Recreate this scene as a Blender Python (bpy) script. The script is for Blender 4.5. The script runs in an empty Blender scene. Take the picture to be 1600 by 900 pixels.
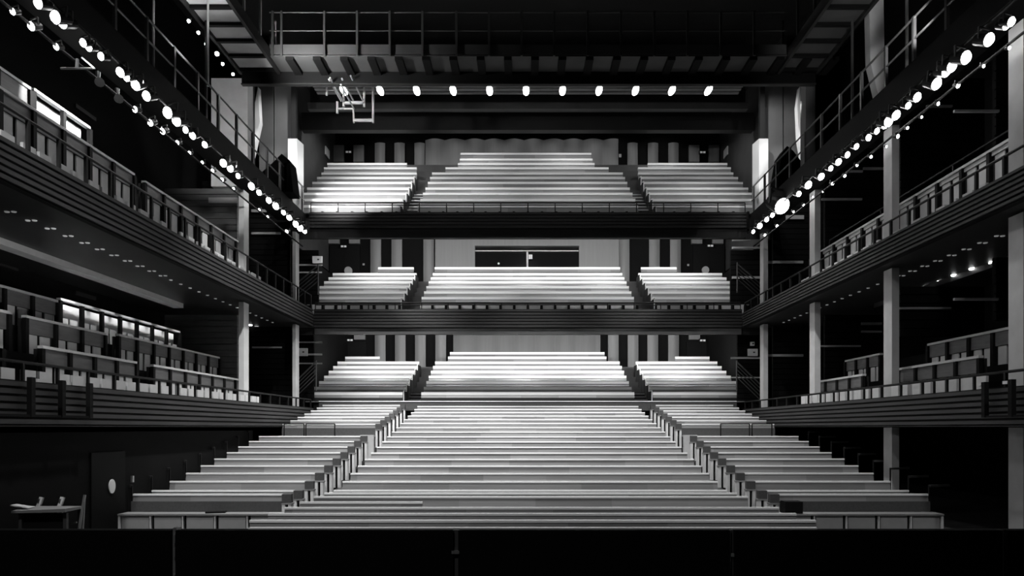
import bpy, math, random
from mathutils import Vector
random.seed(7)
C = bpy.context.scene
COL = C.collection
F, VX, VY, H = 1067.0, 820.0, 668.0, 2.4      # lens in pixels of a 1600 frame, vanishing point, eye height above the stalls floor
CX = 0.135                                     # centre line of the hall

# ------------------------------------------------------------------ materials
def mat(name, v, rough=0.6, metal=0.0, noise=0.0, scale=3.0, panel=0.0, grain=None, spec=0.5):
    m = bpy.data.materials.new(name); m.use_nodes = True
    nt = m.node_tree; b = nt.nodes['Principled BSDF']
    b.inputs['Base Color'].default_value = (v, v, v, 1)
    b.inputs['Roughness'].default_value = rough
    b.inputs['Metallic'].default_value = metal
    b.inputs['Specular IOR Level'].default_value = spec
    if noise or panel:
        geo = nt.nodes.new('ShaderNodeNewGeometry')
        val = None
        if noise:
            mp = nt.nodes.new('ShaderNodeMapping')
            mp.inputs['Scale'].default_value = grain or (scale, scale, scale)
            nt.links.new(geo.outputs['Position'], mp.inputs['Vector'])
            n = nt.nodes.new('ShaderNodeTexNoise'); n.inputs['Scale'].default_value = 1.0; n.inputs['Detail'].default_value = 4
            nt.links.new(mp.outputs[0], n.inputs['Vector'])
            mr = nt.nodes.new('ShaderNodeMapRange')
            mr.inputs['From Min'].default_value = 0.25; mr.inputs['From Max'].default_value = 0.75
            mr.inputs['To Min'].default_value = v * (1 - noise); mr.inputs['To Max'].default_value = v * (1 + noise)
            nt.links.new(n.outputs['Fac'], mr.inputs['Value']); val = mr.outputs[0]
        if panel:                                # plywood boards of slightly different tone along a row
            sp = nt.nodes.new('ShaderNodeSeparateXYZ'); nt.links.new(geo.outputs['Position'], sp.inputs[0])
            oi = nt.nodes.new('ShaderNodeObjectInfo')
            a = nt.nodes.new('ShaderNodeMath'); a.operation = 'MULTIPLY_ADD'
            nt.links.new(sp.outputs['X'], a.inputs[0]); a.inputs[1].default_value = 1 / 1.7
            nt.links.new(oi.outputs['Random'], a.inputs[2])
            fl = nt.nodes.new('ShaderNodeMath'); fl.operation = 'FLOOR'; nt.links.new(a.outputs[0], fl.inputs[0])
            r2 = nt.nodes.new('ShaderNodeMath'); r2.operation = 'MULTIPLY_ADD'
            nt.links.new(oi.outputs['Random'], r2.inputs[0]); r2.inputs[1].default_value = 37.7; nt.links.new(fl.outputs[0], r2.inputs[2])
            wn = nt.nodes.new('ShaderNodeTexWhiteNoise'); wn.noise_dimensions = '1D'; nt.links.new(r2.outputs[0], wn.inputs['W'])
            m2 = nt.nodes.new('ShaderNodeMapRange'); m2.inputs['To Min'].default_value = 1 - panel; m2.inputs['To Max'].default_value = 1 + panel
            nt.links.new(wn.outputs['Value'], m2.inputs['Value'])
            mu = nt.nodes.new('ShaderNodeMath'); mu.operation = 'MULTIPLY'
            nt.links.new(m2.outputs[0], mu.inputs[0])
            if val is None: mu.inputs[1].default_value = v
            else: nt.links.new(val, mu.inputs[1])
            val = mu.outputs[0]
        cb = nt.nodes.new('ShaderNodeCombineColor')
        for k in range(3): nt.links.new(val, cb.inputs[k])
        nt.links.new(cb.outputs[0], b.inputs['Base Color'])
    return m

def emit(name, s):
    m = bpy.data.materials.new(name); m.use_nodes = True
    b = m.node_tree.nodes['Principled BSDF']
    b.inputs['Base Color'].default_value = (.8, .8, .8, 1)
    b.inputs['Emission Color'].default_value = (1, 1, 1, 1); b.inputs['Emission Strength'].default_value = s
    return m

M = dict(
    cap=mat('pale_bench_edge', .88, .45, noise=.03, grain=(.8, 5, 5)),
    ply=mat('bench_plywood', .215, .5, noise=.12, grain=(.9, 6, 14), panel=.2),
    gply=mat('gallery_plywood', .12, .5, noise=.25, grain=(2, 2, 14)),
    gcap=mat('gallery_rail_wood', .55, .5, noise=.1, grain=(3, 3, 9)),
    seat=mat('seat_board', .62, .5, noise=.06, scale=5),
    greyseat=mat('grey_seat_cover', .42, .6, noise=.05, scale=6),
    seatwood=mat('bench_seat_wood', .22, .5, noise=.1, scale=4),
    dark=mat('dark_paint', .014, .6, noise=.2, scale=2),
    cloth=mat('dark_upholstery', .06, .85, noise=.15, scale=22),
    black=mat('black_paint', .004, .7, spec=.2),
    railsteel=mat('dark_grey_steel', .045, .5),
    blacksteel=mat('black_steel', .005, .5, spec=.3),
    steel=mat('grey_steel', .13, .35, .6),
    alu=mat('aluminium', .62, .3, .8, noise=.1, scale=9),
    fascia=mat('fascia_slat_wood', .03, .5, noise=.3, grain=(.7, .7, 12)),
    soffit=mat('soffit_board', .02, .5, noise=.25, scale=.8),
    lip=mat('balcony_edge_beam', .09, .5, noise=.15, scale=1),
    floor=mat('dark_floor', .03, .5, noise=.2, scale=2),
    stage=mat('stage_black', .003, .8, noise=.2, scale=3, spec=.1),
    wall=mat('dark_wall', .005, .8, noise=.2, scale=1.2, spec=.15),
    midwall=mat('grey_wall', .16, .7, noise=.2, scale=.7),
    woodwall=mat('light_wall_board', .25, .55, noise=.07, grain=(9, 9, .5)),
    concrete=mat('concrete', .5, .75, noise=.12, scale=2.2),
    white=mat('white_paint', .85, .5, noise=.03, scale=3),
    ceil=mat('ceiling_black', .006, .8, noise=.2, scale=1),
    glass=mat('dark_glass', .01, .08),
    bridge=mat('bridge_panel', .055, .6, noise=.2, scale=1.5),
    grille=mat('grille_board', .3, .6, noise=.1, scale=4),
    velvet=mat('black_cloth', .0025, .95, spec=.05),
    bulb=emit('lamp_glow', 22.0), bulb2=emit('lamp_glow_soft', 7.0), bulb3=emit('lamp_glow_dim', .10), exitm=emit('exit_glow', .12),
)

# ------------------------------------------------------------------ mesh building (all heights are given from eye level)
class MB:
    def __init__(s): s.v = []; s.f = []; s.m = []
    def poly(s, pts, faces, mi=0):
        n = len(s.v); s.v += [Vector(p) for p in pts]
        for f in faces: s.f.append([n + i for i in f]); s.m.append(mi)
        return s
    def box(s, x0, x1, y0, y1, z0, z1, mi=0):
        if x0 > x1: x0, x1 = x1, x0
        if y0 > y1: y0, y1 = y1, y0
        if z0 > z1: z0, z1 = z1, z0
        return s.poly([(x0,y0,z0),(x1,y0,z0),(x1,y1,z0),(x0,y1,z0),(x0,y0,z1),(x1,y0,z1),(x1,y1,z1),(x0,y1,z1)],
                      [(0,3,2,1),(4,5,6,7),(0,1,5,4),(1,2,6,5),(2,3,7,6),(3,0,4,7)], mi)
    def bar(s, a, b, w, h=None, mi=0):
        a, b = Vector(a), Vector(b); d = (b - a).normalized(); h = h or w
        up = Vector((0,0,1)) if abs(d.z) < .9 else Vector((0,1,0))
        sx = d.cross(up).normalized() * w / 2; sz = sx.cross(d).normalized() * h / 2
        p = [a - sx - sz, a + sx - sz, a + sx + sz, a - sx + sz, b - sx - sz, b + sx - sz, b + sx + sz, b - sx + sz]
        return s.poly(p, [(0,3,2,1),(4,5,6,7),(0,1,5,4),(1,2,6,5),(2,3,7,6),(3,0,4,7)], mi)
    def tube(s, a, b, r, r2=None, n=10, mi=0):
        a, b = Vector(a), Vector(b); d = (b - a).normalized(); r2 = r if r2 is None else r2
        up = Vector((0,0,1)) if abs(d.z) < .9 else Vector((0,1,0))
        x = d.cross(up).normalized(); y = x.cross(d)
        p = []
        for q, rr in ((a, r), (b, r2)):
            for k in range(n):
                t = 2 * math.pi * k / n; p.append(q + x * math.cos(t) * rr + y * math.sin(t) * rr)
        return s.poly(p, [tuple(range(n - 1, -1, -1)), tuple(range(n, 2 * n))] + [(k, (k + 1) % n, n + (k + 1) % n, n + k) for k in range(n)], mi)
    def prism_x(s, prof, x0, x1, mi=0):        # profile in (y, z)
        n = len(prof)
        return s.poly([(x0, y, z) for y, z in prof] + [(x1, y, z) for y, z in prof],
                      [tuple(range(n)), tuple(range(2 * n - 1, n - 1, -1))] + [(k, n + k, n + (k + 1) % n, (k + 1) % n) for k in range(n)], mi)
    def prism_y(s, prof, y0, y1, mi=0):        # profile in (x, z)
        n = len(prof)
        return s.poly([(x, y0, z) for x, z in prof] + [(x, y1, z) for x, z in prof],
                      [tuple(range(n)), tuple(range(2 * n - 1, n - 1, -1))] + [(k, n + k, n + (k + 1) % n, (k + 1) % n) for k in range(n)], mi)
    def build(s, name, m, parent=None, smooth=False):
        xs = [p.x for p in s.v]; ys = [p.y for p in s.v]; zs = [p.z for p in s.v]
        o0 = Vector(((min(xs) + max(xs)) / 2, (min(ys) + max(ys)) / 2, min(zs)))
        me = bpy.data.meshes.new(name)
        me.from_pydata([p - o0 for p in s.v], [], s.f)
        for mm in (m if isinstance(m, (list, tuple)) else [m]): me.materials.append(mm)
        for i, p in enumerate(me.polygons): p.material_index = s.m[i]; p.use_smooth = smooth
        import bmesh
        b = bmesh.new(); b.from_mesh(me); bmesh.ops.recalc_face_normals(b, faces=b.faces); b.to_mesh(me); b.free()
        o = bpy.data.objects.new(name, me); COL.objects.link(o)
        w = o0 + Vector((0, 0, H)); o['_w'] = w[:]
        if parent is not None:
            o.parent = parent; o.location = w - Vector(parent['_w'])
        else: o.location = w
        return o

def tag(o, label=None, cat=None, group=None, kind=None):
    pass
    if label: o['label'] = label
    if cat: o['category'] = cat
    if group: o['group'] = group
    if kind: o['kind'] = kind
    return o
def thing(name, loc, label, cat, group=None):
    o = bpy.data.objects.new(name, None); COL.objects.link(o); o.empty_display_size = .1
    w = Vector(loc) + Vector((0, 0, H)); o.location = w; o['_w'] = w[:]
    return tag(o, label, cat, group)
def struct(name, mb, m): return tag(mb.build(name, m), kind='structure')
def px(x, Y): return (x - VX) * Y / F           # photo column at distance Y -> metres across
def pz(y, Y): return (VY - y) * Y / F
def mir(x): return 2 * CX - x
ORD = ['first','second','third','fourth','fifth','sixth','seventh','eighth','ninth','tenth','eleventh','twelfth','thirteenth','fourteenth',
       'fifteenth','sixteenth','seventeenth','eighteenth','nineteenth','twentieth','twenty-first','twenty-second','twenty-third','twenty-fourth','twenty-fifth']
SIDE = {-1: 'left', 1: 'right'}
def sx(s, x): return -abs(x) if s < 0 else mir(-abs(x))   # mirror a left-hand distance about the hall's centre line

# ------------------------------------------------------------------ benches
def bench(x0, x1, Y, Zt, label, group, end=None, capw=.05, hcap=.042, base=True, backh=.42, gap=0):
    t = thing('bench', ((x0 + x1) / 2, Y, Zt - .85), label, 'bench', group)
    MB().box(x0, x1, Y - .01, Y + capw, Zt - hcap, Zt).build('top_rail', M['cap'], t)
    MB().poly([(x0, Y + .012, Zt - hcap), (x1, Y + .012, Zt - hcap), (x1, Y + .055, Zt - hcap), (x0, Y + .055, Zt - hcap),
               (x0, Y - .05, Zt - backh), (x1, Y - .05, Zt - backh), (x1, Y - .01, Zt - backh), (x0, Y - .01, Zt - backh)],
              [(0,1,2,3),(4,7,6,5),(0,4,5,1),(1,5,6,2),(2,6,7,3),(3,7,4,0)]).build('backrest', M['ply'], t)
    if backh < .4: MB().box(x0, x1, Y - .06, Y - .02, Zt - .42, Zt - backh - .001).build('back_shade', M['dark'], t)  # dark strip standing for the shade below the backrest
    backh = max(backh, .42)
    MB().box(x0, x1, Y - .44, Y - .052, Zt - .46, Zt - backh - .001).build('seat', M['seatwood'], t)
    MB().box(x0 + .05, x1 - .05, Y - .30, Y - .02, Zt - .85, Zt - .461).build('plinth', M['dark'], t)
    if end:                                     # end panels on the aisle side, dir = +1 or -1 away from the bench
        for d in end:
            xe = x1 if d > 0 else x0
            MB().box(xe + d * .005, xe + d * .22, Y - .12, Y + .03, Zt - .20, Zt + .005).build('end_cushion', M['cloth'], t)
            MB().box(xe + d * .005, xe + d * .24, Y - .14, Y + .05, Zt - .235, Zt - .202).build('end_shelf', M['ply'], t)
            q = MB(); q.box(xe + d * .01, xe + d * .085, Y - .13, Y + .04, Zt - .85, Zt - .236)
            q.box(xe + d * .155, xe + d * .225, Y - .13, Y + .04, Zt - .85, Zt - .236)
            q.build('end_panel', M['seat'], t)
            MB().box(xe + d * .09, xe + d * .15, Y - .05, Y + .03, Zt - .85, Zt - .24).build('end_filler', M['black'], t)
    return t

def frame_end(t, xe, d, Y, Zt, depth=.7):       # light outline of the end of a rear bench
    q = MB(); q.box(xe + d * .01, xe + d * .045, Y - depth, Y - depth + .04, Zt - 1.25, Zt - .2); q.box(xe + d * .01, xe + d * .045, Y - depth, Y + .02, Zt - .22, Zt - .18)
    q.build('end_frame', M['cap'], t)
    MB().box(xe + d * .046, xe + d * .10, Y - depth + .02, Y + .02, Zt - 1.25, Zt - .24).build('end_panel', M['dark'], t)

# --- centre stalls, rows A (flat) and raked
XL, XR = -4.70, 4.97
steps = []     # (x0,x1,y0,y1,z)
rowsC = [(11.66, -1.58), (12.5, -1.57), (13.35, -1.56), (14.25, -1.55), (15.2, -1.50), (16.0, -1.53), (16.8, -1.54)]
for k in range(7, 23): rowsC.append((17.6 + .85 * (k - 7) * (13.1 / 13.6), -1.385 + .155 * (k - 7)))
def rail_note(k):
    return {0: 'nearest the stage', 22: 'last before the cross aisle'}.get(k, '%s from the stage' % ORD[k])
for k, (Y, Z) in enumerate(rowsC):
    if k == 3:
        bench(XL, px(660, Y), Y, Z, 'short pale bench at the left of the centre stalls, fourth from the stage', 'centre stalls benches')
        continue
    lab = 'long pale plywood bench in the centre stalls, ' + rail_note(k)
    if k == 4: lab = 'long pale centre stalls bench just behind the short left bench, fifth from the stage'
    if k == 4: Z = -1.53
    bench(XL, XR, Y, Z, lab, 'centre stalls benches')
for k, (Y, Z) in enumerate(rowsC):
    y1 = rowsC[k + 1][0] - .5 if k < 22 else 30.5
    steps.append((XL - .75, XR + .75, Y - .5, y1, Z - .85))

# --- lower side stalls
for s in (-1, 1):
    nm = SIDE[s]
    def X(a): return sx(s, a)
    def span(a, b):
        p, q = X(a), X(b); return min(p, q), max(p, q)
    inward = 1 if s < 0 else -1
    # deck with closed seats across the front
    t = thing('seat_row', (X(7.3), 15.6, -2.4), 'row of grey seats under a flat ledge at the front of the %s stalls' % nm, 'seat row', 'front seat rows of the side stalls')
    a, b = span(9.2, 5.45)
    MB().box(a, b, 15.42, 15.84, -1.99, -1.955).build('ledge', M['ply'], t)
    for j in range(5):
        xa = 9.13 - .73 * j; p, q = span(xa, xa - .61)
        MB().box(p, q, 15.48, 15.56, -2.37, -1.992).build('seat', M['greyseat'], t)
        p, q = span(xa - .645, xa - .675); MB().box(p, q, 15.44, 15.8, -2.4, -1.992).build('armrest', M['seat'], t)
        p, q = span(xa - .68, xa - .72); MB().box(p, q, 15.5, 15.8, -2.4, -1.992).build('armrest', M['black'], t)
    p, q = span(9.2, 9.15); MB().box(p, q, 15.44, 15.8, -2.4, -1.992).build('side_panel', M['seat'], t)
    steps.append((*span(9.3, 5.4), 15.3, 16.2, -2.40))
    sr = [(15.95, -1.55), (16.75, -1.54)] + [(17.6 + .843 * k, -1.38 + .1555 * k) for k in range(8)]
    for k, (Y, Z) in enumerate(sr):
        a, b = span(9.15, 5.64)
        lab = 'pale bench in the lower %s side stalls, %s' % (nm, 'lowest, with a dark front below its backrest' if k == 0 else ORD[k] + ' from the front')
        t = bench(a, b, Y, Z, lab, 'lower side stalls benches', end=(inward,))
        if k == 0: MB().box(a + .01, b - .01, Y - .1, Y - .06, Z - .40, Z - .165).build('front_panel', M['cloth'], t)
        steps.append((a - .05, b + .05, Y - .5, Y + .35, Z - .85))
    # tall grey panel at the inner corner
    a, b = span(5.68, 5.22)
    tag(MB().box(a, b, 23.55, 23.7, -1.4, -.26).build('end_wall', M['greyseat']), 'grey square partition panel at the aisle corner of the %s side stalls' % nm, 'partition')
    # upper part
    for k in range(7):
        Y, Z = 25.0 + .82 * k, .13 + .1435 * k
        a, b = span(8.86, 5.45)
        lab = 'pale bench in the middle %s side stalls, %s' % (nm, 'lowest, behind the small guard rail' if k == 0 else ORD[k] + ' above the guard rail' if k < 6 else 'last below the cross aisle')
        t = bench(a, b, Y, Z, lab, 'middle side stalls benches', end=(inward,))
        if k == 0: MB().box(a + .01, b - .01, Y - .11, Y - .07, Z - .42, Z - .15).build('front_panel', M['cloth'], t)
        steps.append((a - .3, b + .25, Y - .5, Y + .34 if k < 6 else 31.0, Z - .85))
    # little guard rails on the lowest of them
    t = thing('guard_rail', (X(8.1), 24.3, -.75), 'low black guard rail in front of the middle %s side stalls' % nm, 'railing', 'guard rails in the side stalls')
    xs = [px(v, 24.3) for v in ((444, 475, 478, 523) if s < 0 else (1126, 1171, 1175, 1206))]
    for i0, i1 in ((0, 1), (2, 3)):
        MB().tube((xs[i0], 24.3, .13), (xs[i1], 24.3, .13), .025).build('top_rail', M['blacksteel'], t)
        for xx in (xs[i0], xs[i1]): MB().tube((xx, 24.3, -.75), (xx, 24.3, .13), .022).build('post', M['blacksteel'], t)
    steps.append((*span(9.0, 5.4), 23.9, 24.5, -.75))

# --- rear stalls behind the cross aisle
rr = [(31.0, 1.60), (31.8, 1.89), (32.6, 2.21), (33.4, 2.535), (34.2, 2.84), (35.0, 3.15), (35.8, 3.46), (36.5, 3.79), (37.3, 4.12)]
for k, (Y, Z) in enumerate(rr):
    a, b = (XL, XR) if k < 7 else (px(700, 36.5) if k == 7 else px(703, 37.3), px(947.5, 36.5) if k == 7 else px(944.5, 37.3))
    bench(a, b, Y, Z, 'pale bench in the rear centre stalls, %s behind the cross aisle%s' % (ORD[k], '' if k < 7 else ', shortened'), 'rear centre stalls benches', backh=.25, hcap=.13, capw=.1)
    steps.append((XL - .9, XR + .9, Y - .5, Y + .32 if k < 8 else 39.2, Z - .85))
for s in (-1, 1):
    nm = SIDE[s]
    for k, (Y, Z) in enumerate(rr[:8]):
        a, b = sorted((sx(s, 9.82 if k < 7 else 9.6), sx(s, 5.55 if k < 7 else 7.76)))
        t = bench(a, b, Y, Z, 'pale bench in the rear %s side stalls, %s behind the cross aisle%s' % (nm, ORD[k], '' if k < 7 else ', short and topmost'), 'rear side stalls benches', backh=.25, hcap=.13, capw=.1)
        d = 1 if s < 0 else -1
        if 0 < k < 7: frame_end(t, b if s < 0 else a, d, Y, Z)
        steps.append((*sorted((sx(s, 9.9), sx(s, 5.46))), Y - .5, Y + .32 if k < 7 else 39.2, Z - .85))
t = thing('kerb_wall', (CX, 30.2, .8), 'low dark kerb with thin pale edge across the whole stalls at the cross aisle', 'low wall')
MB().box(-9.1, mir(-9.1), 30.2, 30.3, .75, 1.14).build('kerb', M['cloth'], t)
MB().box(-9.1, mir(-9.1), 30.17, 30.33, 1.141, 1.175).build('edge_strip', M['cap'], t)

# --- stepped aisles of the rear stalls
for s in (-1, 1):
    q = MB(); e = []
    a, b = sorted((sx(s, 5.42), sx(s, 4.74)))
    for k in range(6):
        Y = 30.45 + .4 * k; z = .8 + .157 * k
        q.box(a, b, Y, Y + .4, z - .15, z); e.append((a, b, Y - .01, Y + .03, z + .001, z + .02))
    t = thing('aisle_steps', ((a + b) / 2, 30.5, .65), 'dark stairs with pale nosings between the centre and %s rear stalls' % SIDE[s], 'stairs', 'aisle stairs')
    q.build('tread', M['dark'], t); [MB().box(*v_).build('nosing', M['seat'], t) for v_ in e]

fl = MB()
for x0, x1, y0, y1, z in steps: fl.box(x0, x1, y0, y1, z - .6, z - .002)
struct('floor', fl, M['floor'])
struct('floor', MB().box(-15, 15.3, 0, 40, -2.6, -2.41).box(-15, 15.3, 30.6, 40, -2.4, .1), M['floor'])
struct('floor', MB().box(-15, 15.3, -3, 10.8, -2.4, -1.6), M['stage'])
tag(MB().box(-4.35, 4.6, 10.74, 10.81, -1.599, -1.575).build('stage_nosing', M['seat']), 'thin pale strip along the stage edge in front of the first stalls row', 'edge strip')

# --- balconies
def seat_run(x0, x1, Y, Zt, label, group, pitch=.6):
    t = thing('seat_row', ((x0 + x1) / 2, Y, Zt - .85), label, 'seat row', group)
    n = max(1, round((x1 - x0) / pitch)); w = (x1 - x0) / n
    for j in range(n):
        MB().box(x0 + w * j + .06, x0 + w * (j + 1) - .06, Y - .04, Y + .02, Zt - .42, Zt).build('seat', M['seat'], t)
        MB().box(x0 + w * (j + 1) - .045, x0 + w * (j + 1) + .045, Y - .2, Y + .01, Zt - .8, Zt - .03).build('armrest', M['black'], t)
    MB().box(x0, x1, Y - .1, Y - .05, Zt - .85, Zt - .45).build('base', M['dark'], t)
    return t

mid = [(31.1, 5.95), (31.85, 6.35), (32.6, 6.75), (33.35, 7.14), (34.1, 7.50), (34.85, 7.88), (35.6, 8.36)]
upp = [(29.95, 9.75), (30.7, 10.28), (31.5, 10.83), (32.3, 11.35), (33.1, 11.91), (33.85, 12.42), (34.6, 12.92), (35.35, 13.47), (36.15, 14.0), (36.9, 14.53), (37.7, 15.16)]
st2 = []; st3 = []
for k, (Y, Z) in enumerate(mid):
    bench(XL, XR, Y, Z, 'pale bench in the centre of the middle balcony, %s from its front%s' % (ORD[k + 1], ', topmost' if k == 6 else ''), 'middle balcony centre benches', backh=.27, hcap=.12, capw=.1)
    st2.append((-10.2, mir(-10.2), Y - .5, Y + .26 if k < 6 else 39, Z - .85))
seat_run(XL, XR, 30.35, 5.45, 'row of pale seats with dark armrests at the front of the middle balcony, centre', 'front seats of the middle balcony')
st2.append((-10.2, mir(-10.2), 29.9, 30.6, 4.6))
uw = {10: (719.5, 924), 9: (718.5, 926), 8: (715.5, 929), 7: (696, 951)}
for k, (Y, Z) in enumerate(upp):
    a, b = (px(uw[k][0], Y), px(uw[k][1], Y)) if k in uw else (XL, XR)
    bench(a, b, Y, Z, 'pale bench in the centre of the top balcony, %s from its front%s' % (ORD[k + 1], ', shortened' if k in uw else ''), 'top balcony centre benches', backh=.5, hcap=.11, capw=.12)
    st3.append((-10.6, mir(-10.6), Y - .5, Y + .26 if k < 10 else 39, Z - .85))
seat_run(XL, XR, 29.42, 9.28, 'row of pale seats with dark armrests at the front of the top balcony, centre', 'front seats of the top balcony', .62)
for s in (-1, 1):
    nm = SIDE[s]; d = 1 if s < 0 else -1
    for k, (Y, Z) in enumerate(mid):
        a, b = sorted((sx(s, 9.8 if k < 6 else 7.65), sx(s, 5.53 if k < 6 else 5.79)))
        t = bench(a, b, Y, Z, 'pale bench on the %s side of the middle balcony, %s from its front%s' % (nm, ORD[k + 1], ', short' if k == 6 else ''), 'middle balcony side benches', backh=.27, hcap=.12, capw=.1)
        if k < 6: frame_end(t, b if s < 0 else a, d, Y, Z)
    a, b = sorted((sx(s, 9.5), sx(s, 5.55)))
    seat_run(a, b, 30.35, 5.45, 'row of pale seats with dark armrests at the front %s of the middle balcony' % nm, 'front seats of the middle balcony')
    ub = [(10.0, 5.4), (10.1, 5.4), (10.2, 5.4), (10.3, 5.42), (10.3, 5.42), (10.3, 5.42), (10.3, 5.48), (10.4, 5.6), (10.45, 6.24)]
    for k, (o_, i_) in enumerate(ub):
        Y, Z = upp[k]; a, b = sorted((sx(s, o_), sx(s, i_)))
        t = bench(a, b, Y, Z, 'pale bench on the %s side of the top balcony, %s from its front' % (nm, ORD[k + 1] + (', topmost' if k == 8 else '')), 'top balcony side benches', backh=.5, hcap=.11, capw=.12)
        if k < 6: frame_end(t, b if s < 0 else a, d, Y, Z, .6)
    a, b = sorted((sx(s, 9.3), sx(s, 5.5)))
    seat_run(a, b, 29.42, 9.28, 'row of pale seats with dark armrests at the front %s of the top balcony' % nm, 'front seats of the top balcony', .62)
    for lev, yy, z0, dz, nn, ww in (('middle', 30.7, 4.7, .2, 5, 0), ('top', 29.7, 9.0, .27, 9, 0)):
        q = MB(); e = []; a, b = sorted((sx(s, 5.35), sx(s, 4.76)))
        for k in range(nn):
            Y = yy + .385 * k; z = z0 + dz * k
            q.box(a, b, Y, Y + .385, z - .3, z); e.append((a, b, Y - .01, Y + .035, z + .001, z + .03))
        t = thing('aisle_steps', ((a + b) / 2, yy, z0), 'dark stairs with pale nosings in the %s aisle of the %s balcony' % (nm, lev), 'stairs', 'balcony aisle stairs')
        q.build('tread', M['dark'], t); [MB().box(*v_).build('nosing', M['seat'], t) for v_ in e]
for nm_, st in (('floor', st2), ('floor', st3)):
    q = MB()
    for x0, x1, y0, y1, z in st: q.box(x0, x1, y0, y1, z - .35, z - .002)
    struct(nm_, q, M['floor'])
struct('ceiling', MB().prism_x([(29.9, 4.05), (30.3, 4.35), (36, 5.5), (39.2, 5.9), (39.2, 6.1), (36, 5.7), (30.0, 4.55), (29.9, 4.24)], -13.5, mir(-13.5)), M['soffit'])
struct('ceiling', MB().prism_x([(29.3, 8.07), (29.6, 8.35), (36, 10.9), (39.2, 11.3), (39.2, 11.5), (36, 11.1), (29.4, 8.6), (29.3, 8.48)], -11, mir(-11)), M['soffit'])

def fascia_x(x0, x1, Y, z0, z1, n, label):       # slatted front across the hall
    t = thing('balcony_parapet', ((x0 + x1) / 2, Y, z0), label, 'balcony front')
    MB().box(x0, x1, Y + .05, Y + .2, z0, z1).build('backing', M['black'], t)
    h = (z1 - z0) / n
    for k in range(n): MB().box(x0, x1, Y, Y + .049, z0 + h * k + .02, z0 + h * (k + 1) - .02).build('slat', M['fascia'], t)
    return t
fascia_x(-9.15, 9.42, 29.6, 4.33, 5.14, 6, 'dark slatted front of the middle balcony across the back of the hall')
fascia_x(-9.15, 9.42, 29.0, 8.47, 9.17, 5, 'dark slatted front of the top balcony across the back of the hall')
tag(MB().box(-9.15, 9.42, 29.7, 29.88, 4.06, 4.31).build('edge_beam', M['lip']), 'grey beam under the slatted front of the middle balcony', 'beam', 'beams under the balcony fronts')
tag(MB().box(-9.15, 9.42, 29.1, 29.28, 8.08, 8.45).build('edge_beam', M['soffit']), 'dark beam under the slatted front of the top balcony', 'beam', 'beams under the balcony fronts')
# front rails
def rail_x(x0, x1, Y, z0, z1, label, step=1.13, slant=0):
    t = thing('handrail', ((x0 + x1) / 2, Y, z0), label, 'railing', 'balcony handrails')
    MB().tube((x0, Y, z1), (x1, Y, z1), .028).build('top_rail', M['blacksteel'], t)
    MB().tube((x0, Y + .03, z1 - .09), (x1, Y + .03, z1 - .09), .018).build('lower_rail', M['blacksteel'], t)
    n = int((x1 - x0) / step)
    for k in range(n + 1):
        xx = x0 + (x1 - x0) * k / n
        MB().tube((xx, Y, z0), (xx, Y, z1), .022).build('post', M['blacksteel'], t)
rail_x(-9.1, 9.37, 29.05, 9.17, 9.56, 'thin black handrail along the front of the top balcony')
rail_x(-9.1, 9.37, 29.68, 5.14, 5.42, 'thin black handrail along the front of the middle balcony', 1.15)

# ------------------------------------------------------------------ back walls
def wallpanels(lev, Y, z0, z1, lefts, w):
    for x in lefts:
        a = px(x, Y); b = px(x + w, Y)
        cx_ = (a + b) / 2; hw = (b - a) / 2; q = MB(); n = 8
        prof = [(cx_ - hw + 2 * hw * k / n, Y + .12 - .10 * math.sin(math.pi * k / n)) for k in range(n + 1)]
        pts = [(x_, y_, z0) for x_, y_ in prof] + [(x_, y_, z1) for x_, y_ in prof] + [(a, Y + .2, z0), (b, Y + .2, z0), (a, Y + .2, z1), (b, Y + .2, z1)]
        m_ = n + 1
        fs = [(k, k + 1, m_ + k + 1, m_ + k) for k in range(n)] + [(2*m_, 0, m_, 2*m_+2), (n, 2*m_+1, 2*m_+3, 2*m_-1), (2*m_+1, 2*m_, 2*m_+2, 2*m_+3)]
        q.poly(pts, fs)
        side = 'left' if x < 820 else 'right'
        lst = [v for v in lefts if (v < 820) == (x < 820)]
        j = sorted(lst, key=lambda v: abs(v - 820)).index(x)
        tag(q.build('wall_panel', M['woodwall']), 'pale upright timber panel behind the %s, %s from the centre, %s side' % (lev, ORD[j], side), 'wall panel', 'timber panels on the back wall')
wallpanels('rear stalls', 38.9, 1.5, 5.85, (585, 616.5, 648, 680, 950.5, 981.5, 1012.5, 1045), 16.5)
wallpanels('middle balcony', 37.8, 6.9, 11.1, (578, 611, 661, 967.5, 1015, 1048), 16.5)
wallpanels('top balcony', 38.9, 11.6, 16.25, (585, 615.6, 647, 981, 1013, 1045), 16)
for lev, Y, z0, z1, xs, w in (('rear stalls', 38.9, 5.02, 5.3, (521, 553, 1077, 1109), 17), ('middle balcony', 37.8, 10.2, 10.5, (513, 545, 1081, 1114), 16.5), ('top balcony', 38.9, 15.15, 16.1, (521, 552, 1077, 1108), 16)):
    for i, x in enumerate(xs):
        tag(MB().box(px(x, Y), px(x + w, Y), Y + .02, Y + .2, z0, z1).build('wall_panel', M['woodwall']),
            'short pale panel above the %s door of the %s, the %s one' % ('left' if i < 2 else 'right', lev, 'outer' if i in (0, 3) else 'inner'), 'wall panel', 'short panels above the doors')
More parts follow.
